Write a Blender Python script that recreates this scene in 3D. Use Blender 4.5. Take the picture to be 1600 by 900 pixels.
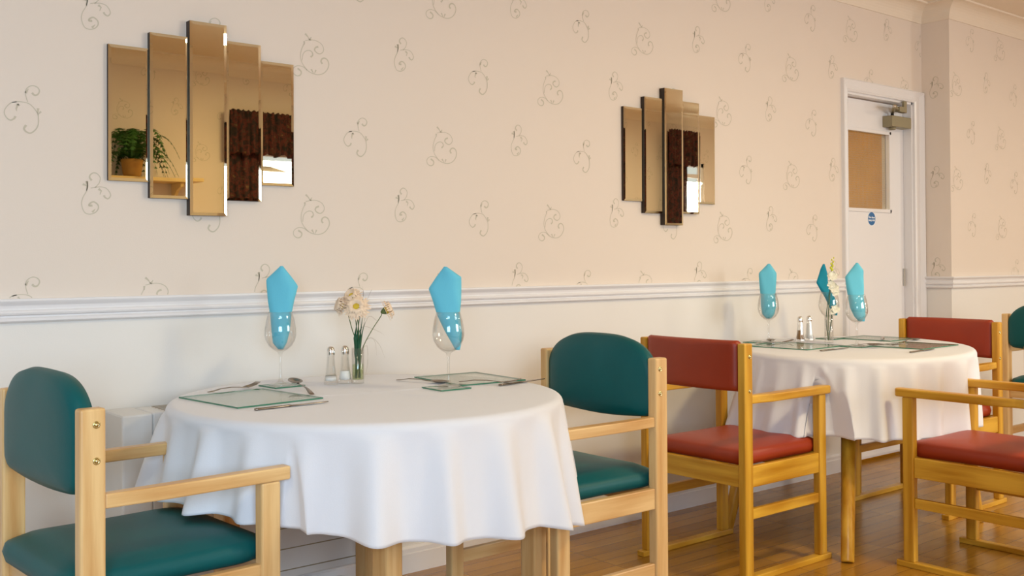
import bpy, bmesh, math, random
from math import pi, sin, cos, radians, sqrt
from mathutils import Vector, Matrix, noise
random.seed(7)
for o in list(bpy.data.objects): bpy.data.objects.remove(o)
SC = bpy.context.scene
COL = SC.collection

# ------------------------------------------------------------------ camera
F_PX, YAW, PITCH, ROLL, CY, CAM_H, CAM_D = 1608.87, 39.436, -0.6679, -0.344, 392.69, 1.1125, 3.1257
def setup_camera():
    yaw, pit, rol = radians(YAW), radians(PITCH), radians(ROLL)
    F = Vector((sin(yaw)*cos(pit), cos(yaw)*cos(pit), -sin(pit)))
    R = Vector((cos(yaw), -sin(yaw), 0)); U = R.cross(F)
    R2 = cos(rol)*R + sin(rol)*U; U2 = -sin(rol)*R + cos(rol)*U
    cd = bpy.data.cameras.new('camera'); co = bpy.data.objects.new('camera', cd); COL.objects.link(co)
    M = Matrix((R2, U2, -F)).transposed().to_4x4(); M.translation = Vector((0, -CAM_D, CAM_H))
    co.matrix_world = M
    cd.sensor_fit = 'HORIZONTAL'; cd.sensor_width = 36; cd.lens = F_PX*36/1600
    cd.shift_y = (CY-450)/1600; cd.clip_start = 0.02; cd.clip_end = 60
    SC.camera = co
setup_camera()

# ------------------------------------------------------------------ world and lights
EXPOSURE = -0.13
SC.view_settings.view_transform = 'Standard'; SC.view_settings.look = 'None'
SC.view_settings.gamma = 1; SC.view_settings.use_curve_mapping = False
SC.view_settings.exposure = EXPOSURE
w = bpy.data.worlds.new('world'); SC.world = w; w.use_nodes = True
w.node_tree.nodes['Background'].inputs[0].default_value = (0.80, 0.88, 1.0, 1)
w.node_tree.nodes['Background'].inputs[1].default_value = 1.0
def area(name, loc, target, sx, sy, power, color, spread=180):
    l = bpy.data.lights.new(name, 'AREA'); l.shape = 'RECTANGLE'; l.size = sx; l.size_y = sy
    l.energy = power; l.color = color; l.spread = radians(spread)
    o = bpy.data.objects.new(name, l); COL.objects.link(o); o.location = loc
    d = Vector(target)-Vector(loc); o.rotation_euler = d.to_track_quat('-Z', 'Y').to_euler()
    return o
SKY_LEFT = (0.53, 0.77, 1.0); SKY_MID = (0.97, 1.0, 0.98); WARM = (1.0, 0.80, 0.42)
# daylight entering the windows of the opposite wall
area('daylight_middle_window', (4.39, -4.17, 1.42), (4.1, 0, 0.2), 1.80, 1.0, 43, SKY_MID, 150)
area('daylight_left_window', (-0.55, -4.17, 1.42), (0.3, 0, 0.2), 1.70, 1.0, 77, SKY_LEFT, 150)
area('daylight_far_window', (8.38, -4.17, 1.42), (7.8, 0, 0.9), 0.32, 1.0, 38, SKY_MID)
# warm ceiling lamps
def disc(name, loc, power, color=WARM, size=.34):
    l = bpy.data.lights.new(name, 'AREA'); l.shape = 'DISK'; l.size = size; l.energy = power; l.color = color
    o = bpy.data.objects.new(name, l); COL.objects.link(o); o.location = loc
disc('ceiling_lamp_left', (-0.3, -2.5, 2.50), 14, (1, .88, .6))
disc('ceiling_lamp_middle', (3.4, -2.5, 2.50), 42)
disc('ceiling_lamp_right', (6.9, -2.5, 2.50), 35, (1, .93, .70))
disc('corridor_lamp', (5.3, 0.9, 2.40), 17, (1, .88, .4))

# ------------------------------------------------------------------ materials
def srgb(r, g, b):
    f = lambda c: (c/255/12.92) if c/255 <= .04045 else ((c/255+.055)/1.055)**2.4
    return (f(r), f(g), f(b), 1)
def newmat(name):
    m = bpy.data.materials.new(name); m.use_nodes = True; nt = m.node_tree
    return m, nt, nt.nodes['Principled BSDF']
def link(nt, a, b): nt.links.new(a, b)
def bump(nt, bs, src, strength, dist=.002):
    b = nt.nodes.new('ShaderNodeBump'); b.inputs['Strength'].default_value = strength; b.inputs['Distance'].default_value = dist
    link(nt, src, b.inputs['Height']); link(nt, b.outputs[0], bs.inputs['Normal']); return b
def coords(nt, scale=(1, 1, 1), kind='Object'):
    tc = nt.nodes.new('ShaderNodeTexCoord'); mp = nt.nodes.new('ShaderNodeMapping')
    mp.inputs['Scale'].default_value = scale; link(nt, tc.outputs[kind], mp.inputs[0]); return mp.outputs[0]
def ntex(nt, vec, scale, detail=3, rough=.55):
    n = nt.nodes.new('ShaderNodeTexNoise'); n.inputs['Scale'].default_value = scale
    n.inputs['Detail'].default_value = detail; n.inputs['Roughness'].default_value = rough
    if vec is not None: link(nt, vec, n.inputs['Vector'])
    return n.outputs['Fac']
def ramp(nt, src, stops):
    r = nt.nodes.new('ShaderNodeValToRGB'); e = r.color_ramp.elements
    while len(e) < len(stops): e.new(.5)
    for i, (p_, c) in enumerate(stops): e[i].position = p_; e[i].color = c
    link(nt, src, r.inputs[0]); return r.outputs[0]
def plain(name, col, rough=.5, metal=0, bs=0, bscale=200, var=0, spec=None, coat=0, sheen=0):
    m, nt, b = newmat(name)
    b.inputs['Base Color'].default_value = col; b.inputs['Roughness'].default_value = rough; b.inputs['Metallic'].default_value = metal
    if spec is not None: b.inputs['Specular IOR Level'].default_value = spec
    if coat: b.inputs['Coat Weight'].default_value = coat
    if sheen: b.inputs['Sheen Weight'].default_value = sheen
    v = coords(nt)
    if var:
        c2 = tuple(min(1, c*(1-var)) for c in col[:3])+(1,)
        link(nt, ramp(nt, ntex(nt, v, 6, 4), [(.3, c2), (.7, col)]), b.inputs['Base Color'])
    if bs: bump(nt, b, ntex(nt, v, bscale, 3), bs, .001)
    return m
def wood(name, light, dark, axis, rough=.35, scale=1.0):
    m, nt, b = newmat(name)
    sc = [38*scale]*3; sc['XYZ'.index(axis)] = 2.2*scale
    v = coords(nt, tuple(sc))
    n1 = ntex(nt, v, 1.0, 5, .62)
    sc2 = [7*scale]*3; sc2['XYZ'.index(axis)] = .9*scale
    w_ = nt.nodes.new('ShaderNodeTexWave'); w_.inputs['Scale'].default_value = .9; w_.inputs['Distortion'].default_value = 7
    w_.inputs['Detail'].default_value = 2; link(nt, coords(nt, tuple(sc2)), w_.inputs['Vector'])
    mx = nt.nodes.new('ShaderNodeMath'); mx.operation = 'MULTIPLY_ADD'; mx.inputs[1].default_value = .8
    m2 = nt.nodes.new('ShaderNodeMath'); m2.operation = 'MULTIPLY'; m2.inputs[1].default_value = .2
    link(nt, w_.outputs['Fac'], m2.inputs[0]); link(nt, n1, mx.inputs[0]); link(nt, m2.outputs[0], mx.inputs[2])
    link(nt, ramp(nt, mx.outputs[0], [(.32, dark), (.66, light)]), b.inputs['Base Color'])
    b.inputs['Roughness'].default_value = rough
    bump(nt, b, n1, .12, .001)
    return m

M = {}
M['paper'] = plain('cream_wallpaper', srgb(230, 216, 203), .62, bs=.25, bscale=260)
M['paper_low'] = plain('pale_cream_wallpaper', srgb(234, 229, 223), .6, bs=.2, bscale=260)
M['motif'] = plain('grey_scroll_print', srgb(200, 190, 170), .5)
M['gloss'] = plain('white_gloss_paint', srgb(234, 231, 232), .28, bs=.05, bscale=30)
M['ceil'] = plain('ceiling_paint', srgb(236, 222, 204), .8, bs=.3, bscale=60)
M['heater'] = plain('white_enamel', srgb(226, 224, 222), .35)
M['dark'] = plain('dark_gap', srgb(25, 22, 20), .8)
M['ochre'] = plain('ochre_corridor_paint', srgb(222, 172, 0), .8, var=.2)
M['chrome'] = plain('polished_steel', (.82, .80, .77, 1), .14, 1)
M['steel'] = plain('brushed_steel', (.62, .58, .52, 1), .28, 1)
M['cutlery'] = plain('dark_steel', (.30, .26, .22, 1), .24, 1)  # even brown-grey metal, darker than the other steels
M['brass'] = plain('brass', srgb(214, 200, 150), .25, 1)
M['closer'] = plain('champagne_metal_paint', srgb(150, 140, 112), .42, .35)
M['blue'] = plain('blue_sign', srgb(20, 100, 160), .4)
M['white'] = plain('white_print', srgb(240, 244, 248), .5)
M['cloth'] = plain('white_cotton', srgb(230, 230, 236), .85, bs=.25, bscale=420, sheen=.15)
M['napkin'] = plain('turquoise_paper_napkin', srgb(104, 198, 224), .8, bs=.35, bscale=300)
M['napkin_dark'] = plain('deep_turquoise_napkin', srgb(0, 140, 168), .8, bs=.35, bscale=300)
M['green'] = plain('teal_vinyl', srgb(0, 88, 91), .44, spec=.28, bs=.22, bscale=420, var=.12)
M['red'] = plain('rust_red_vinyl', srgb(160, 52, 20), .42, bs=.22, bscale=420, var=.12)
for a in 'XYZ':
    M['beech'+a] = wood('beech_wood_'+a, srgb(232, 194, 136), srgb(204, 154, 94), a)
    M['oak'+a] = wood('yellow_lacquered_wood_'+a, srgb(222, 172, 58), srgb(184, 126, 20), a)
M['oak_dark'] = wood('worn_wood', srgb(180, 140, 78), srgb(140, 100, 50), 'X')
def glass(name, col=(1, 1, 1, 1), rough=0.0, ior=1.45):
    m, nt, b = newmat(name); b.inputs['Base Color'].default_value = col; b.inputs['Transmission Weight'].default_value = 1
    b.inputs['Roughness'].default_value = rough; b.inputs['IOR'].default_value = ior; return m
def thin_glass(name, tint, rough=.01, base=.04, edge=.75):
    m = bpy.data.materials.new(name); m.use_nodes = True; nt = m.node_tree; nt.nodes.remove(nt.nodes['Principled BSDF'])
    tr = nt.nodes.new('ShaderNodeBsdfTransparent'); tr.inputs[0].default_value = tint
    gl = nt.nodes.new('ShaderNodeBsdfGlossy'); gl.inputs['Roughness'].default_value = rough
    lw = nt.nodes.new('ShaderNodeLayerWeight'); lw.inputs['Blend'].default_value = .28
    mr = nt.nodes.new('ShaderNodeMapRange'); mr.inputs[3].default_value = base; mr.inputs[4].default_value = edge
    pw = nt.nodes.new('ShaderNodeMath'); pw.operation = 'POWER'; pw.inputs[1].default_value = 1.6
    mx = nt.nodes.new('ShaderNodeMixShader')
    nt.links.new(lw.outputs['Facing'], pw.inputs[0]); nt.links.new(pw.outputs[0], mr.inputs[0]); nt.links.new(mr.outputs[0], mx.inputs[0])
    nt.links.new(tr.outputs[0], mx.inputs[1]); nt.links.new(gl.outputs[0], mx.inputs[2])
    nt.links.new(mx.outputs[0], nt.nodes['Material Output'].inputs[0]); return m
M['glass'] = thin_glass('clear_glass', (.985, .985, .98, 1), .01, .05, .9)
M['matglass'] = thin_glass('green_tinted_glass', (.965, .985, .96, 1), .03, .08, .6)
M['edgeglass'] = plain('green_glass_edge', srgb(60, 120, 95), .15)
M['water'] = thin_glass('water', (.84, .92, .66, 1), 0, .03, .4)
M['salt'] = plain('white_salt', srgb(238, 236, 230), .9, bs=.5)
M['pepper'] = plain('brown_pepper', srgb(150, 112, 62), .9, bs=.5)
M['mirror'] = plain('mirror_silver', (.86, .80, .60, 1), .012, 1)
M['mirror_edge'] = plain('dark_mirror_backing', srgb(46, 28, 14), .5)
M['petal'] = plain('cream_pink_petal', srgb(250, 222, 192), .7, sheen=.2)
M['petal_white'] = plain('white_petal', srgb(250, 244, 226), .7, sheen=.2)
M['pollen'] = plain('yellow_flower_centre', srgb(222, 190, 60), .8, bs=.8)
M['leaf'] = plain('dark_green_leaf', srgb(38, 92, 60), .5)
M['stem'] = plain('green_stem', srgb(96, 112, 62), .6)
M['grass'] = plain('dry_grass', srgb(150, 132, 108), .7)
M['bud'] = plain('yellow_green_bud', srgb(214, 214, 60), .6)
M['fern'] = plain('fern_green', srgb(52, 104, 34), .6, var=.4)
M['pot'] = plain('ochre_terracotta', srgb(190, 138, 62), .7, var=.2)
M['shelf'] = plain('cream_gloss_shelf', srgb(226, 196, 136), .4)
def curtain_mat():
    m, nt, b = newmat('dark_patterned_fabric')
    v = coords(nt, (1, 1, 1)); n = ntex(nt, v, 22, 5, .7)
    link(nt, ramp(nt, n, [(.36, srgb(16, 12, 12)), (.47, srgb(44, 22, 18)), (.54, srgb(92, 30, 24)), (.60, srgb(30, 34, 28)), (.66, srgb(120, 84, 52)), (.75, srgb(40, 30, 34))]), b.inputs['Base Color'])
    b.inputs['Roughness'].default_value = .85; return m
M['curtain'] = curtain_mat()
def floor_mat():
    m, nt, b = newmat('oak_strip_floor')
    v = coords(nt)
    br = nt.nodes.new('ShaderNodeTexBrick'); br.offset = .37; br.offset_frequency = 1; br.squash = 1
    br.inputs['Scale'].default_value = 1; br.inputs['Brick Width'].default_value = .48; br.inputs['Row Height'].default_value = .072
    br.inputs['Mortar Size'].default_value = .0012; br.inputs['Mortar Smooth'].default_value = .2; br.inputs['Bias'].default_value = 0
    br.inputs['Color1'].default_value = srgb(190, 138, 52); br.inputs['Color2'].default_value = srgb(158, 108, 32); br.inputs['Mortar'].default_value = srgb(112, 76, 40)
    link(nt, v, br.inputs['Vector'])
    g = ntex(nt, coords(nt, (3, 60, 3)), 1, 5, .6)
    gr = ramp(nt, g, [(.3, (.80, .78, .74, 1)), (.7, (1.0, 1.0, 1.0, 1))])
    mx = nt.nodes.new('ShaderNodeMix'); mx.data_type = 'RGBA'; mx.blend_type = 'MULTIPLY'; mx.inputs[0].default_value = 1
    link(nt, br.outputs['Color'], mx.inputs[6]); link(nt, gr, mx.inputs[7]); link(nt, mx.outputs[2], b.inputs['Base Color'])
    b.inputs['Roughness'].default_value = .22
    bump(nt, b, br.outputs['Fac'], -.25, .001)
    return m
M['floor'] = floor_mat()

# ------------------------------------------------------------------ mesh helpers
class MB:
    def __init__(s): s.bm = bmesh.new(); s.mi = 0
    def _v(s, c): return s.bm.verts.new(c)
    def _f(s, vs, smooth=False):
        try:
            f = s.bm.faces.new(vs); f.material_index = s.mi; f.smooth = smooth; return f
        except ValueError: return None
    def box(s, x0, x1, y0, y1, z0, z1, T=None):
        c = [Vector((x, y, z)) for z in (z0, z1) for y in (y0, y1) for x in (x0, x1)]
        if T: c = [T @ q for q in c]
        v = [s._v(q) for q in c]
        for a in ((0, 2, 3, 1), (4, 5, 7, 6), (0, 1, 5, 4), (2, 6, 7, 3), (0, 4, 6, 2), (1, 3, 7, 5)): s._f([v[i] for i in a])
        return s
    def prism(s, pts, z0, z1, plane='XY', T=None):
        def P(a, b, c):
            q = {'XY': (a, b, c), 'XZ': (a, c, b), 'YZ': (c, a, b)}[plane]; q = Vector(q); return T @ q if T else q
        lo = [s._v(P(a, b, z0)) for a, b in pts]; hi = [s._v(P(a, b, z1)) for a, b in pts]; n = len(pts)
        s._f(lo[::-1]); s._f(hi)
        for i in range(n): s._f([lo[i], lo[(i+1) % n], hi[(i+1) % n], hi[i]])
        return s
    def lathe(s, prof, seg=32, c=(0, 0, 0), smooth=True, close=False):
        rings = []
        for r, z in prof:
            if r < 1e-6: rings.append([s._v((c[0], c[1], c[2]+z))])
            else: rings.append([s._v((c[0]+r*cos(2*pi*i/seg), c[1]+r*sin(2*pi*i/seg), c[2]+z)) for i in range(seg)])
        pairs = list(zip(rings[:-1], rings[1:]))
        if close: pairs.append((rings[-1], rings[0]))
        for a, b in pairs:
            for i in range(seg):
                j = (i+1) % seg
                if len(a) == 1 and len(b) == 1: continue
                if len(a) == 1: s._f([a[0], b[j], b[i]], smooth)
                elif len(b) == 1: s._f([a[i], a[j], b[0]], smooth)
                else: s._f([a[i], a[j], b[j], b[i]], smooth)
        return s
    def tube(s, pts, rad, seg=8, smooth=True, flat=1.0):
        pts = [Vector(q) for q in pts]; rr = rad if isinstance(rad, (list, tuple)) else [rad]*len(pts)
        rings = []; up = Vector((0, 0, 1))
        for i, q in enumerate(pts):
            t = (pts[min(i+1, len(pts)-1)]-pts[max(i-1, 0)]).normalized()
            a = t.cross(up)
            if a.length < 1e-3: a = t.cross(Vector((1, 0, 0)))
            a.normalize(); b = t.cross(a)
            rings.append([s._v(q+a*rr[i]*cos(2*pi*k/seg)+b*rr[i]*flat*sin(2*pi*k/seg)) for k in range(seg)])
        for a, b in zip(rings[:-1], rings[1:]):
            for k in range(seg): s._f([a[k], a[(k+1) % seg], b[(k+1) % seg], b[k]], smooth)
        s._f(rings[0][::-1]); s._f(rings[-1])
        return s
    def grid(s, fn, nu, nv, smooth=True, closeu=False):
        V = [[s._v(fn(i/(nu if closeu else nu-1), j/(nv-1))) for j in range(nv)] for i in range(nu)]
        for i in range(nu if closeu else nu-1):
            for j in range(nv-1):
                k = (i+1) % nu; s._f([V[i][j], V[k][j], V[k][j+1], V[i][j+1]], smooth)
        return V
    def build(s, name, mats, parent=None, bevel=0, seg=2, sub=0, solid=0, recalc=True, loc=None, smooth_angle=None):
        if recalc: bmesh.ops.recalc_face_normals(s.bm, faces=s.bm.faces)
        me = bpy.data.meshes.new(name); s.bm.to_mesh(me); s.bm.free()
        for m in (mats if isinstance(mats, (list, tuple)) else [mats]): me.materials.append(M[m] if isinstance(m, str) else m)
        o = bpy.data.objects.new(name, me); COL.objects.link(o)
        if parent: o.parent = parent
        if loc: o.location = loc
        if solid: md = o.modifiers.new('solid', 'SOLIDIFY'); md.thickness = solid; md.offset = 0
        if bevel:
            md = o.modifiers.new('bevel', 'BEVEL'); md.width = bevel; md.segments = seg; md.limit_method = 'ANGLE'; md.angle_limit = radians(40)
        if sub: md = o.modifiers.new('sub', 'SUBSURF'); md.levels = sub; md.render_levels = sub
        return o
def tag(o, label, cat, group=None):
    o['label'] = label; o['category'] = cat
    if group: o['group'] = group
    return o
def thing(name, label, cat, loc=(0, 0, 0), rz=0, group=None):
    o = bpy.data.objects.new(name, None); COL.objects.link(o); o.location = loc; o.rotation_euler = (0, 0, rz)
    o.empty_display_size = .05
    return tag(o, label, cat, group)
def struct(o): o['kind'] = 'structure'; return o
def dup(root, loc, rz, label, group=None):
    r = root.copy(); COL.objects.link(r); r.location = loc; r.rotation_euler = (0, 0, rz); r['label'] = label
    if group: r['group'] = group
    for ch in [c for c in bpy.data.objects if c.parent == root]:
        c = ch.copy(); COL.objects.link(c); c.parent = r
        for g in [q for q in bpy.data.objects if q.parent == ch]:
            d = g.copy(); COL.objects.link(d); d.parent = c
    return r
def catmull(pts, n=4):
    P = [pts[0]]+list(pts)+[pts[-1]]; out = []
    P = [Vector(q) for q in P]
    for i in range(1, len(P)-2):
        a, b, c, d = P[i-1:i+3]
        for k in range(n):
            t = k/n
            out.append(.5*((2*b)+(c-a)*t+(2*a-5*b+4*c-d)*t*t+(3*b-a-3*c+d)*t**3))
    out.append(P[-2]); return out
MOTIF_A = (1.691, 1.817, [(0.8, [(-0.0211, 0.0537), (-0.0117, 0.0554), (0.0058, 0.0589), (0.0248, 0.0568), (0.0406, 0.0492), (0.0487, 0.0361), (0.047, 0.0237), (0.0355, 0.0149), (0.0233, 0.017), (0.0146, 0.0256), (0.0187, 0.0347), (0.0288, 0.0384)]), (0.8, [(-0.0243, 0.0424), (-0.0318, 0.0282), (-0.0378, 0.0106), (-0.0386, -0.0064), (-0.0334, -0.0226), (-0.0228, -0.037), (-0.0081, -0.0497), (0.0107, -0.0561), (0.0297, -0.0569), (0.0489, -0.0498), (0.0627, -0.0356), (0.0688, -0.0189), (0.0642, -0.0036), (0.0532, 0.0024), (0.0431, -0.0012), (0.0389, -0.0103), (0.0441, -0.0182)]), (0.8, [(-0.0328, -0.0153), (-0.0293, 0.0056), (-0.0199, 0.0172), (-0.0064, 0.0217), (0.0043, 0.0178), (0.0072, 0.0077), (-0.0004, -0.0005)]), (1.8, [(-0.021, 0.0766), (-0.0116, 0.0682), (-0.0044, 0.0578)]), (1.8, [(-0.0044, 0.0578), (0.0026, 0.0684)]), (1.8, [(-0.0243, 0.0508), (-0.0243, 0.0388)]), (1.6, [(0.0014, -0.0414), (0.0102, -0.0549)]), (1.6, [(0.0195, -0.0417), (0.014, -0.0545)]), (0.8, [(-0.0131, -0.0475), (-0.0292, -0.0368), (-0.0516, -0.036), (-0.0664, -0.0474), (-0.0652, -0.0621), (-0.0518, -0.0697), (-0.039, -0.0648), (-0.037, -0.0531), (-0.0498, -0.0444)])])
MOTIF_B = (2.062, 1.872, [(0.8, [(0.0026, 0.0167), (0.009, 0.0229), (0.0152, 0.0318), (0.0175, 0.0461), (0.0098, 0.0568), (-0.0013, 0.0599), (-0.011, 0.0528), (-0.0124, 0.0445), (-0.0064, 0.0372)]), (0.8, [(-0.0207, 0.0341), (-0.0186, 0.0205), (-0.0222, 0.0038), (-0.0314, -0.0135), (-0.0355, -0.0302), (-0.0321, -0.0483), (-0.024, -0.0601), (-0.0102, -0.0624), (0.0036, -0.0569), (0.012, -0.0455), (0.0106, -0.034), (-0.0004, -0.026), (-0.0101, -0.0295), (-0.0142, -0.0369), (-0.0046, -0.0369)]), (0.8, [(-0.0098, 0.0142), (0.004, 0.0174), (0.0207, 0.019), (0.0346, 0.0156), (0.0443, 0.0052), (0.0476, -0.0062), (0.04, -0.0153), (0.0308, -0.011), (0.0289, -0.0056)]), (2, [(-0.0322, 0.0252), (-0.0213, 0.0206)]), (2, [(0.0128, 0.0129), (0.0206, 0.0073), (0.0166, -0.0041)]), (1.8, [(-0.0053, -0.0568), (0.0036, -0.0464)]), (2.4, [(-0.0207, 0.0341), (-0.0191, 0.0204), (-0.0214, 0.0062)])])
MOTIF_C = (1.874, 1.563, [(0.8, [(0.0053, 0.0159), (0.0012, 0.0295), (-0.0003, 0.0451), (0.0055, 0.0569), (0.018, 0.0635), (0.031, 0.0601), (0.0367, 0.0504), (0.0322, 0.0399), (0.0236, 0.0369), (0.0168, 0.0432)]), (0.8, [(-0.0364, 0.0105), (-0.0211, 0.0143), (-0.0056, 0.0142), (0.0099, 0.0106), (0.0228, -0.0015), (0.0319, -0.0155), (0.0344, -0.0311), (0.0331, -0.047), (0.0265, -0.061), (0.0134, -0.072), (0.0017, -0.0693), (-0.0044, -0.0607), (0.0013, -0.0502)]), (0.8, [(-0.0236, 0.0137), (-0.039, 0.0089), (-0.0518, -0.0059), (-0.0562, -0.0195), (-0.0507, -0.0325), (-0.0405, -0.0396), (-0.0303, -0.0344), (-0.0272, -0.0275)]), (1.8, [(-0.0206, 0.0076), (-0.0248, -0.0061), (-0.0238, -0.0127)]), (1.6, [(-0.0211, 0.0076), (-0.0147, 0.0032)]), (2, [(0.0333, 0.0004), (0.0322, -0.0143)]), (1.6, [(0.0406, -0.0081), (0.0332, -0.0177)]), (1.8, [(0.0002, 0.0407), (0.0075, 0.0536)])])

# ------------------------------------------------------------------ room shell
XL, XR, YF, ZC, ZCOV = -2.2, 8.9, -4.08, 2.60, 2.511
DX0, DX1, DZ = 4.893, 5.577, 2.028
XB, YB = 5.688, -.17
ZD = .99
PAT_S, PAT_V = .5429, .545
def clipz(x, z, rects):
    if z < 1.021 or z > ZCOV: return False
    return not any(a <= x <= b and c <= z <= d for a, b, c, d in rects)
def ribbons(mb, motif, ox, oz, P, ok, flip=1):
    for wgt, pts in motif:
        sm = catmull([(x, z, 0) for x, z in pts], 4) if len(pts) > 3 else [Vector((x, z, 0)) for x, z in pts]
        n = len(sm); prev = None
        for i, q in enumerate(sm):
            t = sm[min(i+1, n-1)]-sm[max(i-1, 0)]; t.normalize(); nn = Vector((-t.y, t.x, 0))
            s_ = i/(n-1)
            wd = (.0013+.0024*s_**3)*wgt*1.1 if n > 5 else .0019*wgt*(1-.75*s_)
            a, b = q+nn*wd, q-nn*wd
            cur = None
            if ok(ox+flip*q.x, oz+q.y): cur = (mb._v(P(ox+flip*a.x, oz+a.y)), mb._v(P(ox+flip*b.x, oz+b.y)))
            if prev and cur: mb._f([prev[0], cur[0], cur[1], prev[1]])
            prev = cur
def paper(mb, x0, x1, P, phase=(0, 0), rects=(), seedk=0):
    mb.mi = 2
    k0 = int(math.floor((x0-phase[0]-MOTIF_A[0])/PAT_S))-1; k1 = int(math.ceil((x1-phase[0]-MOTIF_A[0])/PAT_S))+1
    ok = lambda x, z: x0+.004 < x < x1-.004 and clipz(x, z, rects)
    for k in range(k0, k1+1):
        for n in range(-2, 4):
            for mt in (MOTIF_A, MOTIF_B, MOTIF_C):
                ribbons(mb, mt[2], mt[0]+phase[0]+k*PAT_S, mt[1]+phase[1]-n*PAT_V-(k % 2)*PAT_V/2+PAT_V, P, ok)
    mb.mi = 0
def wall_boxes(mb, x0, x1, y0, y1, z0=0, z1=ZC+.1):
    if z0 < ZD: mb.mi = 1; mb.box(x0, x1, y0, y1, z0, min(ZD, z1))
    if z1 > ZD: mb.mi = 0; mb.box(x0, x1, y0, y1, max(ZD, z0), z1)
WM = ['paper', 'paper_low', 'motif']
mb = MB(); wall_boxes(mb, XL-.12, DX0, 0, .12); wall_boxes(mb, DX0, DX1, 0, .12, DZ); wall_boxes(mb, DX1, XB, 0, .12)
paper(mb, XL, XB, lambda x, z: (x, -.0006, z), rects=[(4.85, 5.7, 0, 2.09)])
struct(mb.build('wall_back', WM, recalc=False))
mb = MB(); wall_boxes(mb, XB, XR+.12, YB, .12)
paper(mb, XB, XR, lambda x, z: (x, YB-.0006, z), phase=(5.757-MOTIF_A[0], 2.40-MOTIF_A[1]+.27))
okr = lambda u, z: .005 < u < .165 and clipz(9, z, ())
mb.mi = 2
for zz in (2.12, 1.60, 1.07): ribbons(mb, MOTIF_B[2], .085, zz, lambda u, z: (XB-.0006, -u, z), okr)
struct(mb.build('wall_chimney_breast', WM, recalc=False))
mb = MB(); wall_boxes(mb, XR, XR+.12, YF-.12, YB); struct(mb.build('wall_right', WM, recalc=False))
mb = MB(); wall_boxes(mb, XL-.12, XL, YF-.12, 0); paper_y = None
struct(mb.build('wall_left', WM, recalc=False))
# opposite wall with three window openings
WIN = [(3.44, 5.34, .88, 1.98), (-1.44, .34, .88, 1.98), (8.20, 8.56, .88, 2.12)]
mb = MB(); xs = XL
for x0, x1, z0, z1 in sorted(WIN):
    wall_boxes(mb, xs, x0, YF-.12, YF); wall_boxes(mb, x0, x1, YF-.12, YF, 0, z0); wall_boxes(mb, x0, x1, YF-.12, YF, z1); xs = x1
wall_boxes(mb, xs, XR, YF-.12, YF)
paper(mb, XL, XR, lambda x, z: (x, YF+.0006, z), phase=(.2, .1), rects=[(a, b, 0, d) for a, b, c, d in WIN])
struct(mb.build('wall_front', WM, recalc=False))
mb = MB(); mb.box(XL-.12, XR+.12, YF-.12, 1.4, -.06, 0); struct(mb.build('floor', 'floor'))
mb = MB(); mb.box(XL-.12, XR+.12, YF-.12, .12, ZC, ZC+.08); struct(mb.build('ceiling', 'ceil'))
mb = MB(); mb.box(4.1, 6.6, 1.3, 1.4, 0, 2.6); mb.box(4.0, 4.1, .12, 1.4, 0, 2.6); mb.box(6.6, 6.7, .12, 1.4, 0, 2.6); mb.box(4.0, 6.7, .12, 1.4, 2.6, 2.7)
struct(mb.build('wall_corridor', 'ochre'))

def moulding(name, path, prof, mat, closed=False):
    """sweep a (distance from wall, height) profile along an XY path with mitred corners"""
    mb = MB(); n = len(path); rings = []
    for i, q in enumerate(path):
        q = Vector(q)
        d1 = (Vector(path[i])-Vector(path[i-1])).normalized() if (i or closed) else None
        d2 = (Vector(path[(i+1) % n])-q).normalized() if (i < n-1 or closed) else None
        rt = lambda d: Vector((d.y, -d.x))
        if d1 is None: m_ = rt(d2)
        elif d2 is None: m_ = rt(d1)
        else:
            m_ = rt(d1)+rt(d2); m_ = m_/(m_.dot(rt(d1)))
        rings.append([mb._v((q.x+m_.x*a, q.y+m_.y*a, z)) for a, z in prof])
    k = len(prof)
    for i in range(n if closed else n-1):
        a, b = rings[i], rings[(i+1) % n]
        for j in range(k): mb._f([a[j], b[j], b[(j+1) % k], a[(j+1) % k]])
    if not closed: mb._f(rings[0]); mb._f(rings[-1][::-1])
    return struct(mb.build(name, mat))
dado = [(0, .954), (.012, .954), (.019, .959), (.019, .966), (.013, .970), (.013, .973), (.021, .977), (.023, .982), (.021, .987), (.015, .990), (.015, .994), (.017, 1.002), (.024, 1.010), (.027, 1.015), (.026, 1.021), (0, 1.021)]
moulding('trim_1', [(XL, 0), (4.858, 0)], dado, 'gloss')
moulding('trim_2', [(XB, -.02), (XB, YB), (XR, YB), (XR, YF), (8.6, YF)], dado, 'gloss')
moulding('trim_3', [(XL, YF), (XL, 0)], dado, 'gloss')
cov = [(0, 2.500), (.006, 2.500), (.006, 2.511)]+[(.006+.082*(1-cos(t)), 2.511+.078*sin(t)) for t in [pi/2*i/8 for i in range(1, 9)]]+[(.094, 2.589), (.094, 2.60), (0, 2.60)]
moulding('trim_4', [(XL, 0), (XB, 0), (XB, YB), (XR, YB), (XR, YF), (XL, YF)], cov, 'ceil', True)
skt = [(0, 0), (.016, 0), (.016, .068), (.012, .072), (.012, .086), (.006, .095), (0, .095)]
moulding('baseboard_back', [(XL, 0), (4.858, 0)], skt, 'gloss')
moulding('baseboard_right', [(XB, -.02), (XB, YB), (XR, YB), (XR, YF)], skt, 'gloss')
moulding('baseboard_left', [(XL, YF), (XL, 0)], skt, 'gloss')

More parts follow.
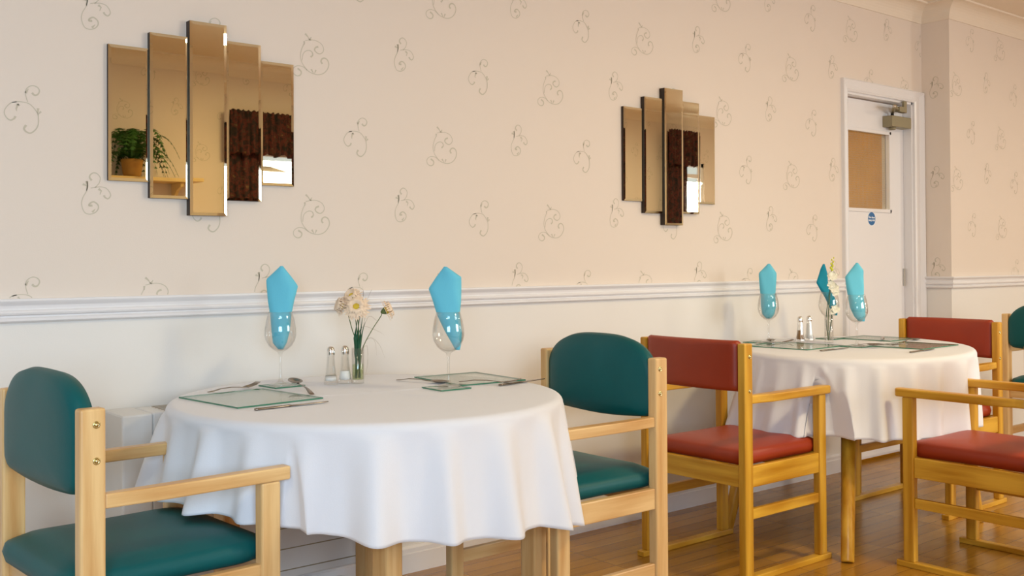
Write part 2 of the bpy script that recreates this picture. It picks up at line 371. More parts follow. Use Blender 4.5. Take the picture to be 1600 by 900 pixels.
# ------------------------------------------------------------------ door, frame, closer, sign
def architrave():
    prof = [(0, 0), (0, -.016), (.008, -.020), (.014, -.016), (.034, -.013), (.046, -.018), (.060, -.024), (.066, -.020), (.066, 0)]   # (outwards, y)
    mb = MB()
    k = .55
    rings = []
    x0, x1, z1 = DX0, DX1, DZ
    for cx, cz, ox, oz, s in ((x0, 0, -1, 0, .6), (x0, z1, -1, 1, .6), (x1, z1, 1, 1, 1.62), (x1, 0, 1, 0, 1.62)):
        rings.append([mb._v((cx+ox*a*s, y, cz+oz*a)) for a, y in prof])
    for a, b in zip(rings[:-1], rings[1:]):
        for j in range(len(prof)): mb._f([a[j], b[j], b[(j+1) % len(prof)], a[(j+1) % len(prof)]])
    for r in (rings[0], rings[-1]): mb._f(r)
    # lining and stop
    mb.box(x0-.001, x0+.012, -.002, .12, 0, z1); mb.box(x1-.012, x1+.001, -.002, .12, 0, z1); mb.box(x0, x1, -.002, .12, z1-.012, z1+.001)
    return struct(mb.build('trim_5', 'gloss'))
architrave()
door = bpy.data.objects.new('door_1', None); COL.objects.link(door); door.location = (DX0+.014, .050, .018); struct(door)
DW, DH = DX1-DX0-.028, DZ-.036
gx0, gx1, gz0, gz1 = .078, .502, 1.385, 1.818
mb = MB()
mb.box(0, gx0, 0, .044, 0, DH); mb.box(gx1, DW, 0, .044, 0, DH); mb.box(gx0, gx1, 0, .044, 0, gz0); mb.box(gx0, gx1, 0, .044, gz1, DH)
mb.build('door_leaf', 'gloss', door)
mb = MB()
for a, b, c, d in ((gx0-.016, gx0+.004, gz0-.016, gz1+.016), (gx1-.004, gx1+.016, gz0-.016, gz1+.016), (gx0-.016, gx1+.016, gz0-.016, gz0+.004), (gx0-.016, gx1+.016, gz1-.004, gz1+.016)):
    mb.box(a, b, -.008, .004, c, d)
mb.build('glazing_bead', 'gloss', door, bevel=.003)
mb = MB(); mb.box(gx0, gx1, .018, .024, gz0, gz1); gp = mb.build('glass_pane', 'glass', door)
mb = MB()
for i in range(1, 34): z = gz0+i*.0127; mb.box(gx0, gx1, .0255, .0262, z-.0004, z+.0004)
for i in range(1, 33): x = gx0+i*.0127; mb.box(x-.0004, x+.0004, .0255, .0262, gz0, gz1)
mb.build('wire_mesh', 'steel', gp)
mb = MB(); mb.box(.01, DW-.01, -.014, 0, .012, .05); mb.build('weather_bar', 'gloss', door, bevel=.003)
mb = MB(); mb.box(.01, DW-.01, -.010, 0, .052, .060); mb.build('bar_cap', 'steel', door)
mb = MB(); mb.prism([(DW-.012+.006*cos(t), -.006+.006*sin(t)) for t in [i*pi/4 for i in range(8)]], .25, .35); mb.prism([(DW-.012+.006*cos(t), -.006+.006*sin(t)) for t in [i*pi/4 for i in range(8)]], .95, 1.05); mb.build('hinge', 'steel', door)

cl = thing('door_closer', 'champagne metal door closer with folded arm at the top of the white door', 'door closer', (5.345, .050, 1.874))
mb = MB(); mb.box(0, .205, -.062, 0, 0, .062); mb.build('body', 'closer', cl, bevel=.003)
mb = MB(); mb.lathe([(0, -.014), (.016, -.014), (.020, -.008), (.020, 0), (0, 0)], 20, (.055, -.03, 0)); mb.build('spindle_cap', 'closer', cl)
mb = MB(); mb.lathe([(0, 0), (.009, 0), (.009, .02), (0, .02)], 16, (.055, -.03, .062)); mb.build('pivot', 'dark', cl)
mb = MB(); mb.tube([(.055, -.03, .082), (-.08, -.12, .092)], .010, 8, flat=.6); mb.build('lower_arm', 'closer', cl, bevel=0)
mb = MB(); mb.tube([(-.08, -.12, .100), (.02, -.075, .102), (.06, -.06, .100)], [.010, .011, .008], 8); mb.box(.055, .105, -.075, -.045, .086, .114); mb.build('upper_arm', 'closer', cl)
mb = MB(); mb.lathe([(0, -.008), (.008, -.008), (.010, 0), (.008, .008), (0, .008)], 12, (-.08, -.12, .096)); mb.build('elbow_joint', 'steel', cl)
mb = MB(); mb.prism([(.085, -.07), (.135, -.070), (.135, -.046), (.085, -.046)], .084, .112); mb.box(.105, .135, -.075, -.06, .084, .150); mb.build('frame_bracket', 'closer', cl, bevel=.002)

def text(name, body, size, mat, loc, rot, parent=None, ext=.0004):
    c = bpy.data.curves.new(name, 'FONT'); c.body = body; c.size = size; c.extrude = ext; c.align_x = 'CENTER'; c.align_y = 'CENTER'; c.space_line = .95
    c.offset = .0004
    tmp = bpy.data.objects.new('tmp', c); COL.objects.link(tmp)
    dg = bpy.context.evaluated_depsgraph_get(); me = bpy.data.meshes.new_from_object(tmp.evaluated_get(dg)); bpy.data.objects.remove(tmp)
    me.materials.clear(); me.materials.append(M[mat]); o = bpy.data.objects.new(name, me); COL.objects.link(o)
    o.location = loc; o.rotation_euler = rot
    if parent: o.parent = parent
    return o
sg = thing('fire_door_sign', 'round blue sign with white lettering on the white door', 'sign', (5.222, .050, 1.350))
mb = MB(); mb.prism([(.041*cos(t), .041*sin(t)) for t in [i*2*pi/40 for i in range(40)]], -.0012, 0, 'XZ'); mb.build('rim', 'white', sg)
mb = MB(); mb.prism([(.037*cos(t), .037*sin(t)) for t in [i*2*pi/40 for i in range(40)]], -.0020, -.0010, 'XZ'); mb.build('disc', 'blue', sg)
text('lettering', 'Fire door\nkeep shut', .0165, 'white', (0, -.0024, 0), (pi/2, 0, 0), sg)

# ------------------------------------------------------------------ windows of the opposite wall (seen in the mirrors)
for i, (x0, x1, z0, z1) in enumerate(WIN):
    wn = bpy.data.objects.new('window_%d' % (i+1), None); COL.objects.link(wn); wn.location = ((x0+x1)/2, YF-.04, z0); struct(wn)
    W, H = x1-x0, z1-z0
    mb = MB(); f = .045
    mb.box(-W/2, -W/2+f, -.03, .03, 0, H); mb.box(W/2-f, W/2, -.03, .03, 0, H); mb.box(-W/2, W/2, -.03, .03, 0, f); mb.box(-W/2, W/2, -.03, .03, H-f, H)
    if W > 1: mb.box(-.03, .03, -.03, .03, f, H-f)
    mb.box(-W/2+f, W/2-f, -.02, .02, H-.16, H-.12)
    mb.build('window_frame', 'gloss', wn, bevel=.003)
    mb = MB(); mb.box(-W/2-.04, W/2+.04, .03, .15, -.03, 0); mb.build('window_sill', 'gloss', wn, bevel=.004)

def curtain(name, x0, x1, z0, z1, y, label, cat, group, amp=.022, pitch=.075, header=0):
    mb = MB(); nu = max(24, int((x1-x0)/.008)); nv = 16
    ph = random.random()*6
    def fn(u, v):
        x = x0+(x1-x0)*u
        a = amp*(.45+.55*(1-v))
        yy = y+a*sin(2*pi*x/pitch+ph+.9*sin(x*7+ph))+.006*sin(2*pi*x/.031+v*3)
        zz = z0+(z1-z0)*v+(.012*sin(2*pi*x/.12+ph) if v < .01 else 0)+(.006*sin(2*pi*x/.04) if v > .99 else 0)
        return (x, yy, zz)
    mb.grid(fn, nu, nv)
    o = mb.build(name, 'curtain', recalc=False, solid=.003); tag(o, label, cat, group); return o
curtain('curtain', 3.17, 3.43, .35, 2.24, YF+.085, 'dark patterned curtain left of the middle window opposite, seen in the left wall mirror', 'curtain', 'dark patterned curtains of the opposite windows')
curtain('curtain', 5.30, 5.66, .35, 2.24, YF+.085, 'dark patterned curtain right of the middle window opposite, nearer the door end', 'curtain', 'dark patterned curtains of the opposite windows')
curtain('curtain', 7.84, 8.16, .35, 2.40, YF+.085, 'dark patterned curtain left of the narrow far window, seen in the right wall mirror', 'curtain', 'dark patterned curtains of the opposite windows')
curtain('curtain', 8.33, 8.39, .35, 2.40, YF+.085, 'short dark patterned curtain right of the narrow far window by the corner', 'curtain', 'dark patterned curtains of the opposite windows')
curtain('curtain_valance', 3.15, 5.66, 1.92, 2.24, YF+.145, 'gathered dark patterned valance over the middle window, seen in the left mirror', 'valance', 'gathered valances', .016, .05)
curtain('curtain_valance', 7.82, 8.32, 2.06, 2.42, YF+.145, 'gathered dark patterned valance over the narrow far window, seen in the right mirror', 'valance', 'gathered valances', .016, .05)

# shelf with fern on the opposite wall
sh = thing('wall_shelf', 'cream wooden wall shelf under the potted fern, seen in the left mirror', 'shelf', (2.50, YF, 1.69))
mb = MB(); mb.box(-.42, .42, 0, .20, 0, .026); mb.build('board', 'shelf', sh, bevel=.004)
for x in (-.28, .28):
    mb = MB(); mb.prism([(0, 0), (0, -.17), (.03, -.16), (.045, -.10), (.09, -.055), (.17, -.03), (.18, 0)], x-.012, x+.012, 'YZ'); mb.build('bracket', 'shelf', sh, bevel=.003)
fr = thing('potted_fern', 'bushy green fern in an ochre pot on the wall shelf, seen in the left mirror', 'plant', (2.46, YF+.11, 1.716))
mb = MB(); mb.lathe([(0, 0), (.052, 0), (.060, .02), (.070, .09), (.074, .118), (.066, .122), (.062, .10), (0, .10)], 32); mb.build('pot', 'pot', fr)
mb = MB(); rnd = random.Random(3)
for i in range(46):
    an = 2*pi*i/46*3.1+rnd.uniform(-.3, .3); L = rnd.uniform(.20, .34); up = rnd.uniform(.10, .24)
    if sin(an) < -.35: L *= .42; 
    pts = []
    for k in range(15):
        t = k/14; r = L*t*(1-.1*t); z = .105+up*4*t*(1-t)*.8+(-.10*t*t if up < .17 else .08*t-.06*t*t)
        pts.append(Vector((.015*cos(an)+r*cos(an), .015*sin(an)+r*sin(an), z)))
    mb.tube(pts, .0012, 4)
    for k in range(2, 14):
        d = (pts[k+1]-pts[k-1]).normalized() if k < 14 else d; s_ = d.cross(Vector((0, 0, 1))).normalized()
        ll = .038*sin(pi*min(1, (k+1.5)/15))**.7+.004
        for sg_ in (-1, 1):
            a = pts[k]; tip = a+s_*sg_*ll+d*ll*.35-Vector((0, 0, ll*.25)); w2 = d*.0085
            v = [mb._v(a-w2), mb._v(a+w2), mb._v(tip+w2*.3), mb._v(tip-w2*.3)]; mb._f(v)
mb.build('foliage', 'fern', fr, recalc=False)

# ------------------------------------------------------------------ storage heater on the back wall
ht = thing('storage_heater', 'white storage heater against the wall behind the left table', 'heater', (1.0, 0, 0))
mb = MB(); mb.box(0, .088, -.17, -.001, .05, .687); mb.build('side_casing', 'heater', ht, bevel=.006)
mb = MB(); mb.box(.089, .80, -.165, -.017, .125, .687); mb.build('front_casing', 'heater', ht, bevel=.005)
mb = MB()
for z in (.153, .22, .285, .35): mb.box(.089, .80, -.1665, -.164, z-.0015, z+.0015)
mb.build('groove', 'closer', ht)
mb = MB(); mb.box(.105, .78, -.1665, -.160, .634, .662); mb.build('slot', 'heater', ht, bevel=.003)
mb = MB()
for j in range(5): mb.box(.13, .78, -.150+j*.025, -.142+j*.025, .687, .6905)
mb.build('top_grille', 'steel', ht)
mb = MB(); mb.box(.02, .79, -.15, -.02, 0, .05); mb.build('plinth', 'heater', ht)

# ------------------------------------------------------------------ mirrors
def make_mirror(label, x0, zs, tilt):
    m_ = thing('wall_mirror', label, 'mirror', (x0, 0, 1.57), 0)
    wp = .1215
    lay = [(.006, .012), (.014, .020), (.022, .028), (.014, .020), (.006, .012)]
    for i, ((z0, z1), (d0, d1)) in enumerate(zip(zs, lay)):
        a, b = i*wp+.0005, (i+1)*wp-.0005; z0 -= 1.57; z1 -= 1.57
        mb = MB(); mb.mi = 1
        tl = math.tan(radians(tilt[i])) 
        Y = lambda dd, z: -(dd+.006+(z-z0)*tl)
        def q(x, z, dd): return mb._v((x, Y(dd, z), z))
        bk = [mb._v((a, -.0005, z0)), mb._v((b, -.0005, z0)), mb._v((b, -.0005, z1)), mb._v((a, -.0005, z1))]
        fr_ = [q(a, z0, d0), q(b, z0, d0), q(b, z1, d0), q(a, z1, d0)]
        bw = .009; rz_ = .0013
        inn = [q(a+bw, z0+bw, d0+rz_), q(b-bw, z0+bw, d0+rz_), q(b-bw, z1-bw, d0+rz_), q(a+bw, z1-bw, d0+rz_)]
        for k in range(4): mb._f([bk[k], bk[(k+1) % 4], fr_[(k+1) % 4], fr_[k]])
        mb._f(bk[::-1])
        mb.mi = 0
        for k in range(4): mb._f([fr_[k], fr_[(k+1) % 4], inn[(k+1) % 4], inn[k]])
        mb._f(inn)
        mb.build('mirror_panel', ['mirror', 'mirror_edge'], m_)
    return m_
ZS = [(1.366, 1.772), (1.318, 1.822), (1.268, 1.874), (1.319, 1.828), (1.373, 1.780)]
make_mirror('large mirror of five stepped upright strips above the left table, reflecting a fern', 1.013, ZS, (.0, .0, .05, .0, .0))
ZS2 = [(1.380, 1.787), (1.330, 1.840), (1.279, 1.889), (1.333, 1.842), (1.382, 1.790)]
make_mirror('smaller looking mirror of five stepped upright strips on the wall nearer the door', 3.185, ZS2, (.3, .3, .3, .3, .3))

# ------------------------------------------------------------------ armchairs
def pad(mb, fn, nu, nv):
    return mb.grid(fn, nu, nv)
def rounded_pad(outline, thick, dome, axis, bulge=1.0, n=14):
    """closed cushion: outline = list of (a, b) points; rings shrink towards the middle on both faces"""
    mb = MB(); N = len(outline)
    ca = sum(p_[0] for p_ in outline)/N; cb = sum(p_[1] for p_ in outline)/N
    def P(a, b, c): return {'Z': (a, b, c), 'X': (c, a, b)}[axis]
    def ring(s_, inset, c):
        out = []
        for i, (a, b) in enumerate(outline):
            d = Vector((a-ca, b-cb)); L = d.length; k = (L-inset)/L*s_
            out.append(mb._v(P(ca+d.x*k, cb+d.y*k, c)))
        return out
    prof = [(.0, .012, 0), ]
    rs = []
    h = thick/2; r = min(h, .022)
    for t in (0, .25, .5, .75, 1): # lower/back edge to upper/front edge rounding
        ang = -pi/2+pi*t
        rs.append(ring(1, r*(1-cos(ang)), (-h+r)*(t < .5)+(h-r)*(t > .5)+r*sin(ang) if t != .5 else 0))
    top = [rs[-1]]; bot = [rs[0]]
    for s_, e in ((.9, .45), (.75, .75), (.5, .93), (.25, 1)):
        top.append(ring(s_, r, h+dome*e)); bot.append(ring(s_, r, -h-dome*.25*e*bulge))
    seq = bot[::-1]+rs[1:-1]+top
    for a, b in zip(seq[:-1], seq[1:]):
        for i in range(N): mb._f([a[i], a[(i+1) % N], b[(i+1) % N], b[i]], True)
    tc = mb._v(P(ca, cb, h+dome)); bc = mb._v(P(ca, cb, -h-dome*.25*bulge))
    for i in range(N): mb._f([top[-1][i], top[-1][(i+1) % N], tc], True); mb._f([bot[-1][(i+1) % N], bot[-1][i], bc], True)
    return mb
def resample(pts, n):
    P = [Vector(q) for q in pts]; P.append(P[0]); L = [0]
    for a, b in zip(P[:-1], P[1:]): L.append(L[-1]+(b-a).length)
    out = []; j = 0
    for i in range(n):
        t = L[-1]*i/n
        while L[j+1] < t: j += 1
        f = (t-L[j])/(L[j+1]-L[j]+1e-12); q = P[j].lerp(P[j+1], f); out.append((q.x, q.y))
    return out
def make_chair(label, kind, loc, rz, group):
    c = thing('armchair', label, 'chair', loc, rz, group)
    W = 'beech' if kind == 'green' else 'oak'; V = kind
    xr, xf = (-.197, .197) if kind == 'green' else (-.22, .22)
    hw = .243 if kind == 'green' else .231; px, py = (.0255, .0165) if kind == 'green' else (.023, .0155)
    zt = .829
    zr0, zr1 = (.385, .446) if kind == 'green' else (.327, .400)
    for s in (-1, 1):
        y = s*hw
        mb = MB(); mb.box(xr-px, xr+px, y-py, y+py, .02, zt); rp = mb.build('rear_post', W+'Z', c, bevel=.005)
        for zb in ((.797, .725) if kind == 'green' else (.783, .664)):
            mb = MB(); T = Matrix.Translation((xr+.006, y+s*py, zb)) @ Matrix.Rotation(-s*pi/2, 4, 'X') @ Matrix.Scale(.8, 4)
            mb.lathe([(.0095, -.001), (.0095, .0015), (.0075, .003), (.006, .0012), (.0055, .0012)], 20)
            mb.lathe([(.0055, .001), (.005, .004), (.003, .0055), (0, .006)], 16)
            for v in mb.bm.verts: v.co = T @ v.co
            mb.build('bolt', 'brass', rp)
        mb = MB(); mb.box(xf-.0215*px/.023, xf+.0215*px/.023, y-py, y+py, .02, .626 if kind == 'green' else .617); mb.build('front_leg', W+'Z', c, bevel=.005)
        # armrest widens outwards over the front leg
        y0, y1 = y-s*.015, y+s*.014
        if kind == 'green': outl = [(xr+px, y-s*.013), (xf+.045, y-s*.017), (xf+.050, y-s*.012), (xf+.050, y+s*.014), (xf+.045, y+s*.018), (xr+.15, y+s*.020), (xr+px, y+s*.012)]
        else: outl = [(xr+px, y-s*.018), (xf+.038, y-s*.022), (xf+.050, y-s*.014), (xf+.052, y+s*.010), (xf+.042, y+s*.022), (xr+.13, y+s*.024), (xr+px+.03, y+s*.012), (xr+px, y+s*.010)]
        mb = MB(); za = .656 if kind == 'green' else .647; mb.prism(outl, za-.030, za); mb.build('armrest', W+'X', c, bevel=.005)
        mb = MB(); mb.box(xr+px, xf-.0215, y-.011, y+.011, zr0, zr1); mb.build('side_rail', W+'X', c, bevel=.003)
        z0, z1 = (.186, .226) if kind == 'green' else (.216, .252)
        mb = MB(); mb.box(xr+px, xf-.0215, y-.010, y+.010, z0, z1); mb.build('stretcher', W+'X', c, bevel=.003)
        mb = MB(); mb.box(xr-.045, xf+.048, y-.0175, y+.0175, 0, .021); mb.build('runner', W+'X', c, bevel=.003)
    for xx in (xr, xf):
        mb = MB(); mb.box(xx-.012, xx+.012, -hw+py, hw-py, zr0, zr1); mb.build('cross_rail', W+'Y', c, bevel=.003)
    # seat cushion
    a = hw-py-.001 if kind == 'red' else hw-py-.002
    xs0, xs1 = xr+(.01 if kind == 'red' else -.045), xf+(.022 if kind == 'red' else .030)
    R = .03 if kind == 'red' else .075
    RB = .02 if kind == 'red' else .065; ol = []
    for cx, cy, a0 in ((xs1-R, a-R, 0), (xs0+RB, a-RB, pi/2), (xs0+RB, -a+RB, pi), (xs1-R, -a+R, 3*pi/2)):
        rr = R if cx > 0 else RB
        for k in range(7):
            t = a0+pi/2*k/6; ol.append((cx+rr*cos(t), cy+rr*sin(t)))
    th = .055 if kind == 'red' else .050
    mb = rounded_pad(resample(ol, 72), th, .012 if kind == 'red' else .022, 'Z', 0)
    for v in mb.bm.verts: v.co.z += zr1+th/2-.004
    mb.build('seat', V, c)
    # back cushion
    if kind == 'green':
        yb = hw-py+.006; ol = []
        for k in range(41):
            t = pi*k/40; ol.append((yb*cos(t)*abs(cos(t))**(-.35) if abs(cos(t)) > .02 else 0, .785+.106*sin(t)**.9))
        ol = [(yb*(1 if cos(pi*k/48) > 0 else -1)*abs(cos(pi*k/48))**.70, .776+.116*sin(pi*k/48)**1.0) for k in range(49)]
        ol += [(-yb, .70), (-yb*.985, .672), (-yb*.93, .656)]+[(-yb*.88+yb*1.76*k/8, .650-.012*sin(pi*k/8)) for k in range(9)]+[(yb*.93, .656), (yb*.985, .672), (yb, .70)]
        mb = rounded_pad(resample(ol, 96), .050, .018, 'X', 2.4)
        for v in mb.bm.verts: v.co.x = v.co.x + xr - .002 - .03*(v.co.y/.21)**2*0 
    else:
        yb = hw-py-.001
        ol = [(yb, .668), (yb, .830), (yb-.008, .838), (-yb+.008, .838), (-yb, .830), (-yb, .668), (-yb+.008, .660), (yb-.008, .660)]
        mb = rounded_pad(resample(ol, 96), .040, .004, 'X', 1)
        for v in mb.bm.verts: v.co.x += xr-.004-.022*(1-(v.co.y/.216)**2)
    mb.build('back_cushion', V, c)
    return c
GC = 'wooden armchairs with teal vinyl cushions'; RC = 'wooden armchairs with rust red vinyl cushions'
A = make_chair('teal cushioned wooden armchair at the left end of the left table, seen from behind', 'green', (.838, -.750, 0), radians(3.2), GC)
dup(A, (2.084, -.787, 0), pi, 'teal cushioned wooden armchair at the right end of the left table, facing it')
dup(A, (5.72, -.80, 0), 0, 'teal cushioned wooden armchair cut off by the right edge, behind the red chairs')
Rr = make_chair('rust red armchair at the left end of the right table, seen from behind', 'red', (3.120, -.640, 0), 0, RC)
dup(Rr, (3.735, -1.360, 0), pi/2, 'rust red armchair at the near side of the right table, cut by the right edge')
dup(Rr, (4.510, -.650, 0), pi, 'rust red armchair at the far end of the right table, near the door')

# ------------------------------------------------------------------ tables and cloths
TZ = .745
def table(label, c, rx, ry, legs, square, rot=0):
    t = thing('dining_table', label, 'table', (c[0], c[1], 0))
    mb = MB(); mb.prism([((rx-.012)*cos(a)*cos(rot)-(ry-.012)*sin(a)*sin(rot), (rx-.012)*cos(a)*sin(rot)+(ry-.012)*sin(a)*cos(rot)) for a in [2*pi*i/64 for i in range(64)]], TZ-.024, TZ-.003); mb.build('tabletop', 'beechX', t, bevel=.004)
    for x, y in legs:
        mb = MB(); x -= c[0]; y -= c[1]
        if square:
            an = radians(12); pts = [(x+.0265*(cos(an)*a-sin(an)*b), y+.0265*(sin(an)*a+cos(an)*b)) for a, b in ((-1, -1), (1, -1), (1, 1), (-1, 1))]
            mb.prism(pts, 0, TZ-.024); mb.build('leg', 'beechZ', t, bevel=.006)
        else:
            d = Vector((x, y, 0)); tx = d*(.42/d.length)
            mb.tube([(x, y, 0), (x+(tx.x-x)*.01, y+(tx.y-y)*.01, .006), (tx.x, tx.y, TZ-.024)], [.022, .024, .031], 24); mb.build('leg', 'oakZ', t)
    return t
table('round dining table with square legs under the left white cloth', (1.535, -.620), .545, .55, [(1.31, -1.065), (1.86, -.95), (1.20, -.42), (1.75, -.25)], True)
table('round dining table with tapered legs under the right white cloth', (3.98, -.615), .645, .487, [(3.375, -.962), (3.43, -.36), (4.36, -.38), (4.33, -.98)], False, .42)
def cloth(label, c, rx, ry, zh, seed, creases, arms=(), amp=1.0, ymax=-.03, flare=.03, rot=0, lflare=0, tilt=0):
    rnd = random.Random(seed); mb = MB(); N = 420
    folds = []; a = 0
    while a < 2*pi-.12:
        wd = rnd.uniform(.12, .36); folds.append((a+wd/2, wd, rnd.uniform(.35, 1.0))); a += wd
    folds = [(f0*2*pi/a, w_*2*pi/a, s_) for f0, w_, s_ in folds]
    def fold(t):
        t %= 2*pi
        for f0, w_, s_ in folds:
            d = (t-f0)
            if abs(d) <= w_/2: return s_*(.5+.5*cos(2*pi*d/w_))**1.9
        return 0
    mb.mi = 0
    top = []
    rings = []
    nr = 26
    for j in range(nr+1):                                   # top
        s_ = (j+.0)/nr*.955; rings.append(('top', s_))
    for k in range(1, 7): rings.append(('edge', k/6))
    nd = 30
    for k in range(1, nd+1): rings.append(('drop', k/nd))
    allr = []
    cen = mb._v((0, 0, 0))
    for kind, s_ in rings[1:]:
        R_ = []
        for i in range(N):
            t = 2*pi*i/N; ct, st = cos(t), sin(t); fo = fold(t)
            re = .022
            if kind == 'top': r, z = s_*1.0, 0; rad = 1.0
            base = (rx*ct*cos(rot)-ry*st*sin(rot), rx*ct*sin(rot)+ry*st*cos(rot)); ct, st = (base[0]/sqrt(base[0]**2+base[1]**2), base[1]/sqrt(base[0]**2+base[1]**2))
            if kind == 'top':
                k_ = s_/.955*(1-re/.55); x, y, z = base[0]*k_, base[1]*k_, 0
                z = .0008*noise.noise((base[0]*k_*9, base[1]*k_*9, seed))
                for (p0, p1, hh) in creases:
                    P0, P1 = Vector(p0), Vector(p1); d = (P1-P0); L = d.length; d.normalize(); q = Vector((x, y))-P0
                    u = q.dot(d); v = abs(q.x*d.y-q.y*d.x)
                    if 0 < u < L: z += hh*math.exp(-(v/.006)**2)*sin(pi*u/L)
            elif kind == 'edge':
                an = pi/2*s_; k_ = (1-re/.55)+re/.55*sin(an); x, y, z = base[0]*k_, base[1]*k_, -re*(1-cos(an))
            else:
                dep = s_
                hem = zh+tilt*base[0]+2*tilt*max(0, base[0]-.15)+.012*sin(3*t+seed)+.005*(1-fo)
                z = -re-(TZ-hem-re)*dep
                out = .002+(flare+lflare*max(0, -ct)**3)*dep+.060*amp*(fo-.40)*(dep**.55)
                wr = .004*noise.noise((ct*5, st*5, z*7+seed))*dep**.4
                x, y = base[0]+(out+wr)*ct, base[1]+(out+wr)*st
            wz = TZ+z; wx, wy = c[0]+x, c[1]+y                  # the hanging cloth gives way to chair arms and the heater
            for ax_, ay_ in arms:
                if wx < ax_ and wy < ay_ and wz < .72:
                    k_ = min(1, (.72-wz)/.055); k_ = k_*k_*(3-2*k_)
                    if ax_-wx < ay_-wy: x += (ax_-wx)*k_
                    else: y += (ay_-wy)*k_
            if kind == 'drop' and c[1]+y > ymax: y = ymax-c[1]+.02*noise.noise((x*9, z*3, 1))
            R_.append(mb._v((x, y, z)))
        allr.append(R_)
    for i in range(N): mb._f([cen, allr[0][i], allr[0][(i+1) % N]], True)
    for a_, b_ in zip(allr[:-1], allr[1:]):
        for i in range(N): mb._f([a_[i], b_[i], b_[(i+1) % N], a_[(i+1) % N]], True)
    o = mb.build('tablecloth', 'cloth', recalc=True, loc=(c[0], c[1], TZ)); md = o.modifiers.new('solid', 'SOLIDIFY'); md.thickness = .0012; md.offset = -1
    return tag(o, label, 'tablecloth', 'white tablecloths')
cloth('bluish white cotton tablecloth draped over the left round table', (1.535, -.620), .545, .55, .462, 4, [((-.35, .1), (.5, -.05), .0035), ((.0, .3), (.15, -.4), .003)], [(1.118, -.965)], 1.1, -.19, .045, 0, 0, -.10)
cloth('pinkish white cotton tablecloth draped over the right round table', (3.98, -.615), .645, .487, .440, 11, [((-.4, .0), (.5, .1), .002), ((.0, .3), (.1, -.4), .0016)], [(3.385, -.835)], .85, -.03, .0, .42, .11)

# ------------------------------------------------------------------ things on the tables
def mat_glass(name, label, cat, c, sx, sy, rz, z=TZ, group=None, th=.004):
    mb = MB(); mb.mi = 0
    mb.box(-sx/2, sx/2, -sy/2, sy/2, 0, th)
    o = mb.build(name, ['matglass', 'edgeglass'], bevel=0, loc=(c[0], c[1], z+.0015)); o.rotation_euler.z = radians(rz)
    for p_ in o.data.polygons:
        if abs(p_.normal.z) < .5: p_.material_index = 1
    return tag(o, label, cat, group)
GM = 'square glass placemats'; GCo = 'small glass coasters'
mat_glass('glass_placemat', 'square glass placemat at the left side of the left table', 'placemat', (1.240, -.487), .262, .308, 6, group=GM)
mat_glass('glass_placemat', 'square glass placemat at the right side of the left table', 'placemat', (1.967, -0.517), .235, .285, -4, group=GM)
mat_glass('glass_placemat', 'square glass placemat at the left side of the right table', 'placemat', (3.777, -0.458), .30, .30, 3, group=GM)
mat_glass('glass_placemat', 'square glass placemat at the near side of the right table', 'placemat', (4.152, -0.791), .32, .25, 2, group=GM)
mat_glass('glass_placemat', 'square glass placemat at the far end of the right table', 'placemat', (4.412, -0.463), .24, .27, 2, group=GM)
G1, G2, GA, GB, GCc = (1.439, -0.270), (1.794, -0.645), (3.844, -0.270), (3.943, -0.653), (4.230, -0.328)
mat_glass('glass_coaster', 'glass coaster under the wine glass at the left of the left table', 'coaster', (1.436, -0.284), .10, .10, 4, group=GCo)
mat_glass('glass_coaster', 'glass coaster under the wine glass at the right of the left table', 'coaster', (1.771, -0.666), .105, .105, -2, group=GCo)
mat_glass('glass_coaster', 'glass coaster under the left wine glass of the right table', 'coaster', (3.829, -0.224), .10, .10, 8, group=GCo)
mat_glass('glass_coaster', 'glass coaster under the near wine glass of the right table', 'coaster', (3.943, -0.653), .10, .10, 5, group=GCo)
mat_glass('glass_coaster', 'glass coaster under the wine glass behind the flower on the right table', 'coaster', (4.256, -0.317), .10, .10, 5, group=GCo)

def make_glass(loc, label):
    g = thing('wine_glass', label, 'wine glass', (loc[0], loc[1], TZ+.0058), 0, 'wine glasses holding napkins')
    mb = MB()
    mb.lathe([(0, 0), (.033, 0), (.0345, .001), (.033, .0025), (.012, .0055), (.006, .012), (.0042, .022), (.0036, .06), (.0042, .088), (.008, .098),
              (.020, .104), (.034, .116), (.044, .134), (.0475, .150), (.0465, .170), (.042, .195), (.0355, .218), (.0348, .219), (.0342, .218),
              (.0407, .195), (.0451, .170), (.0460, .150), (.0424, .134), (.0325, .1175), (.019, .1065), (.006, .1025), (0, .102)], 48)
    mb.build('glass_body', 'glass', g)
    return g
g0 = make_glass(G1, 'wine glass holding a turquoise napkin, left on the left table')
dup(g0, (G2[0], G2[1], TZ+.0058), 0, 'wine glass holding a leaning turquoise napkin, right on the left table')
dup(g0, (GA[0], GA[1], TZ+.0058), 0, 'wine glass holding a turquoise napkin, leftmost on the right table')
dup(g0, (GB[0], GB[1], TZ+.0058), 0, 'wine glass holding a turquoise napkin, nearest on the right table')
dup(g0, (GCc[0], GCc[1], TZ+.0058), 0, 'wine glass partly hidden behind the white flower on the right table')
YR = -radians(YAW)
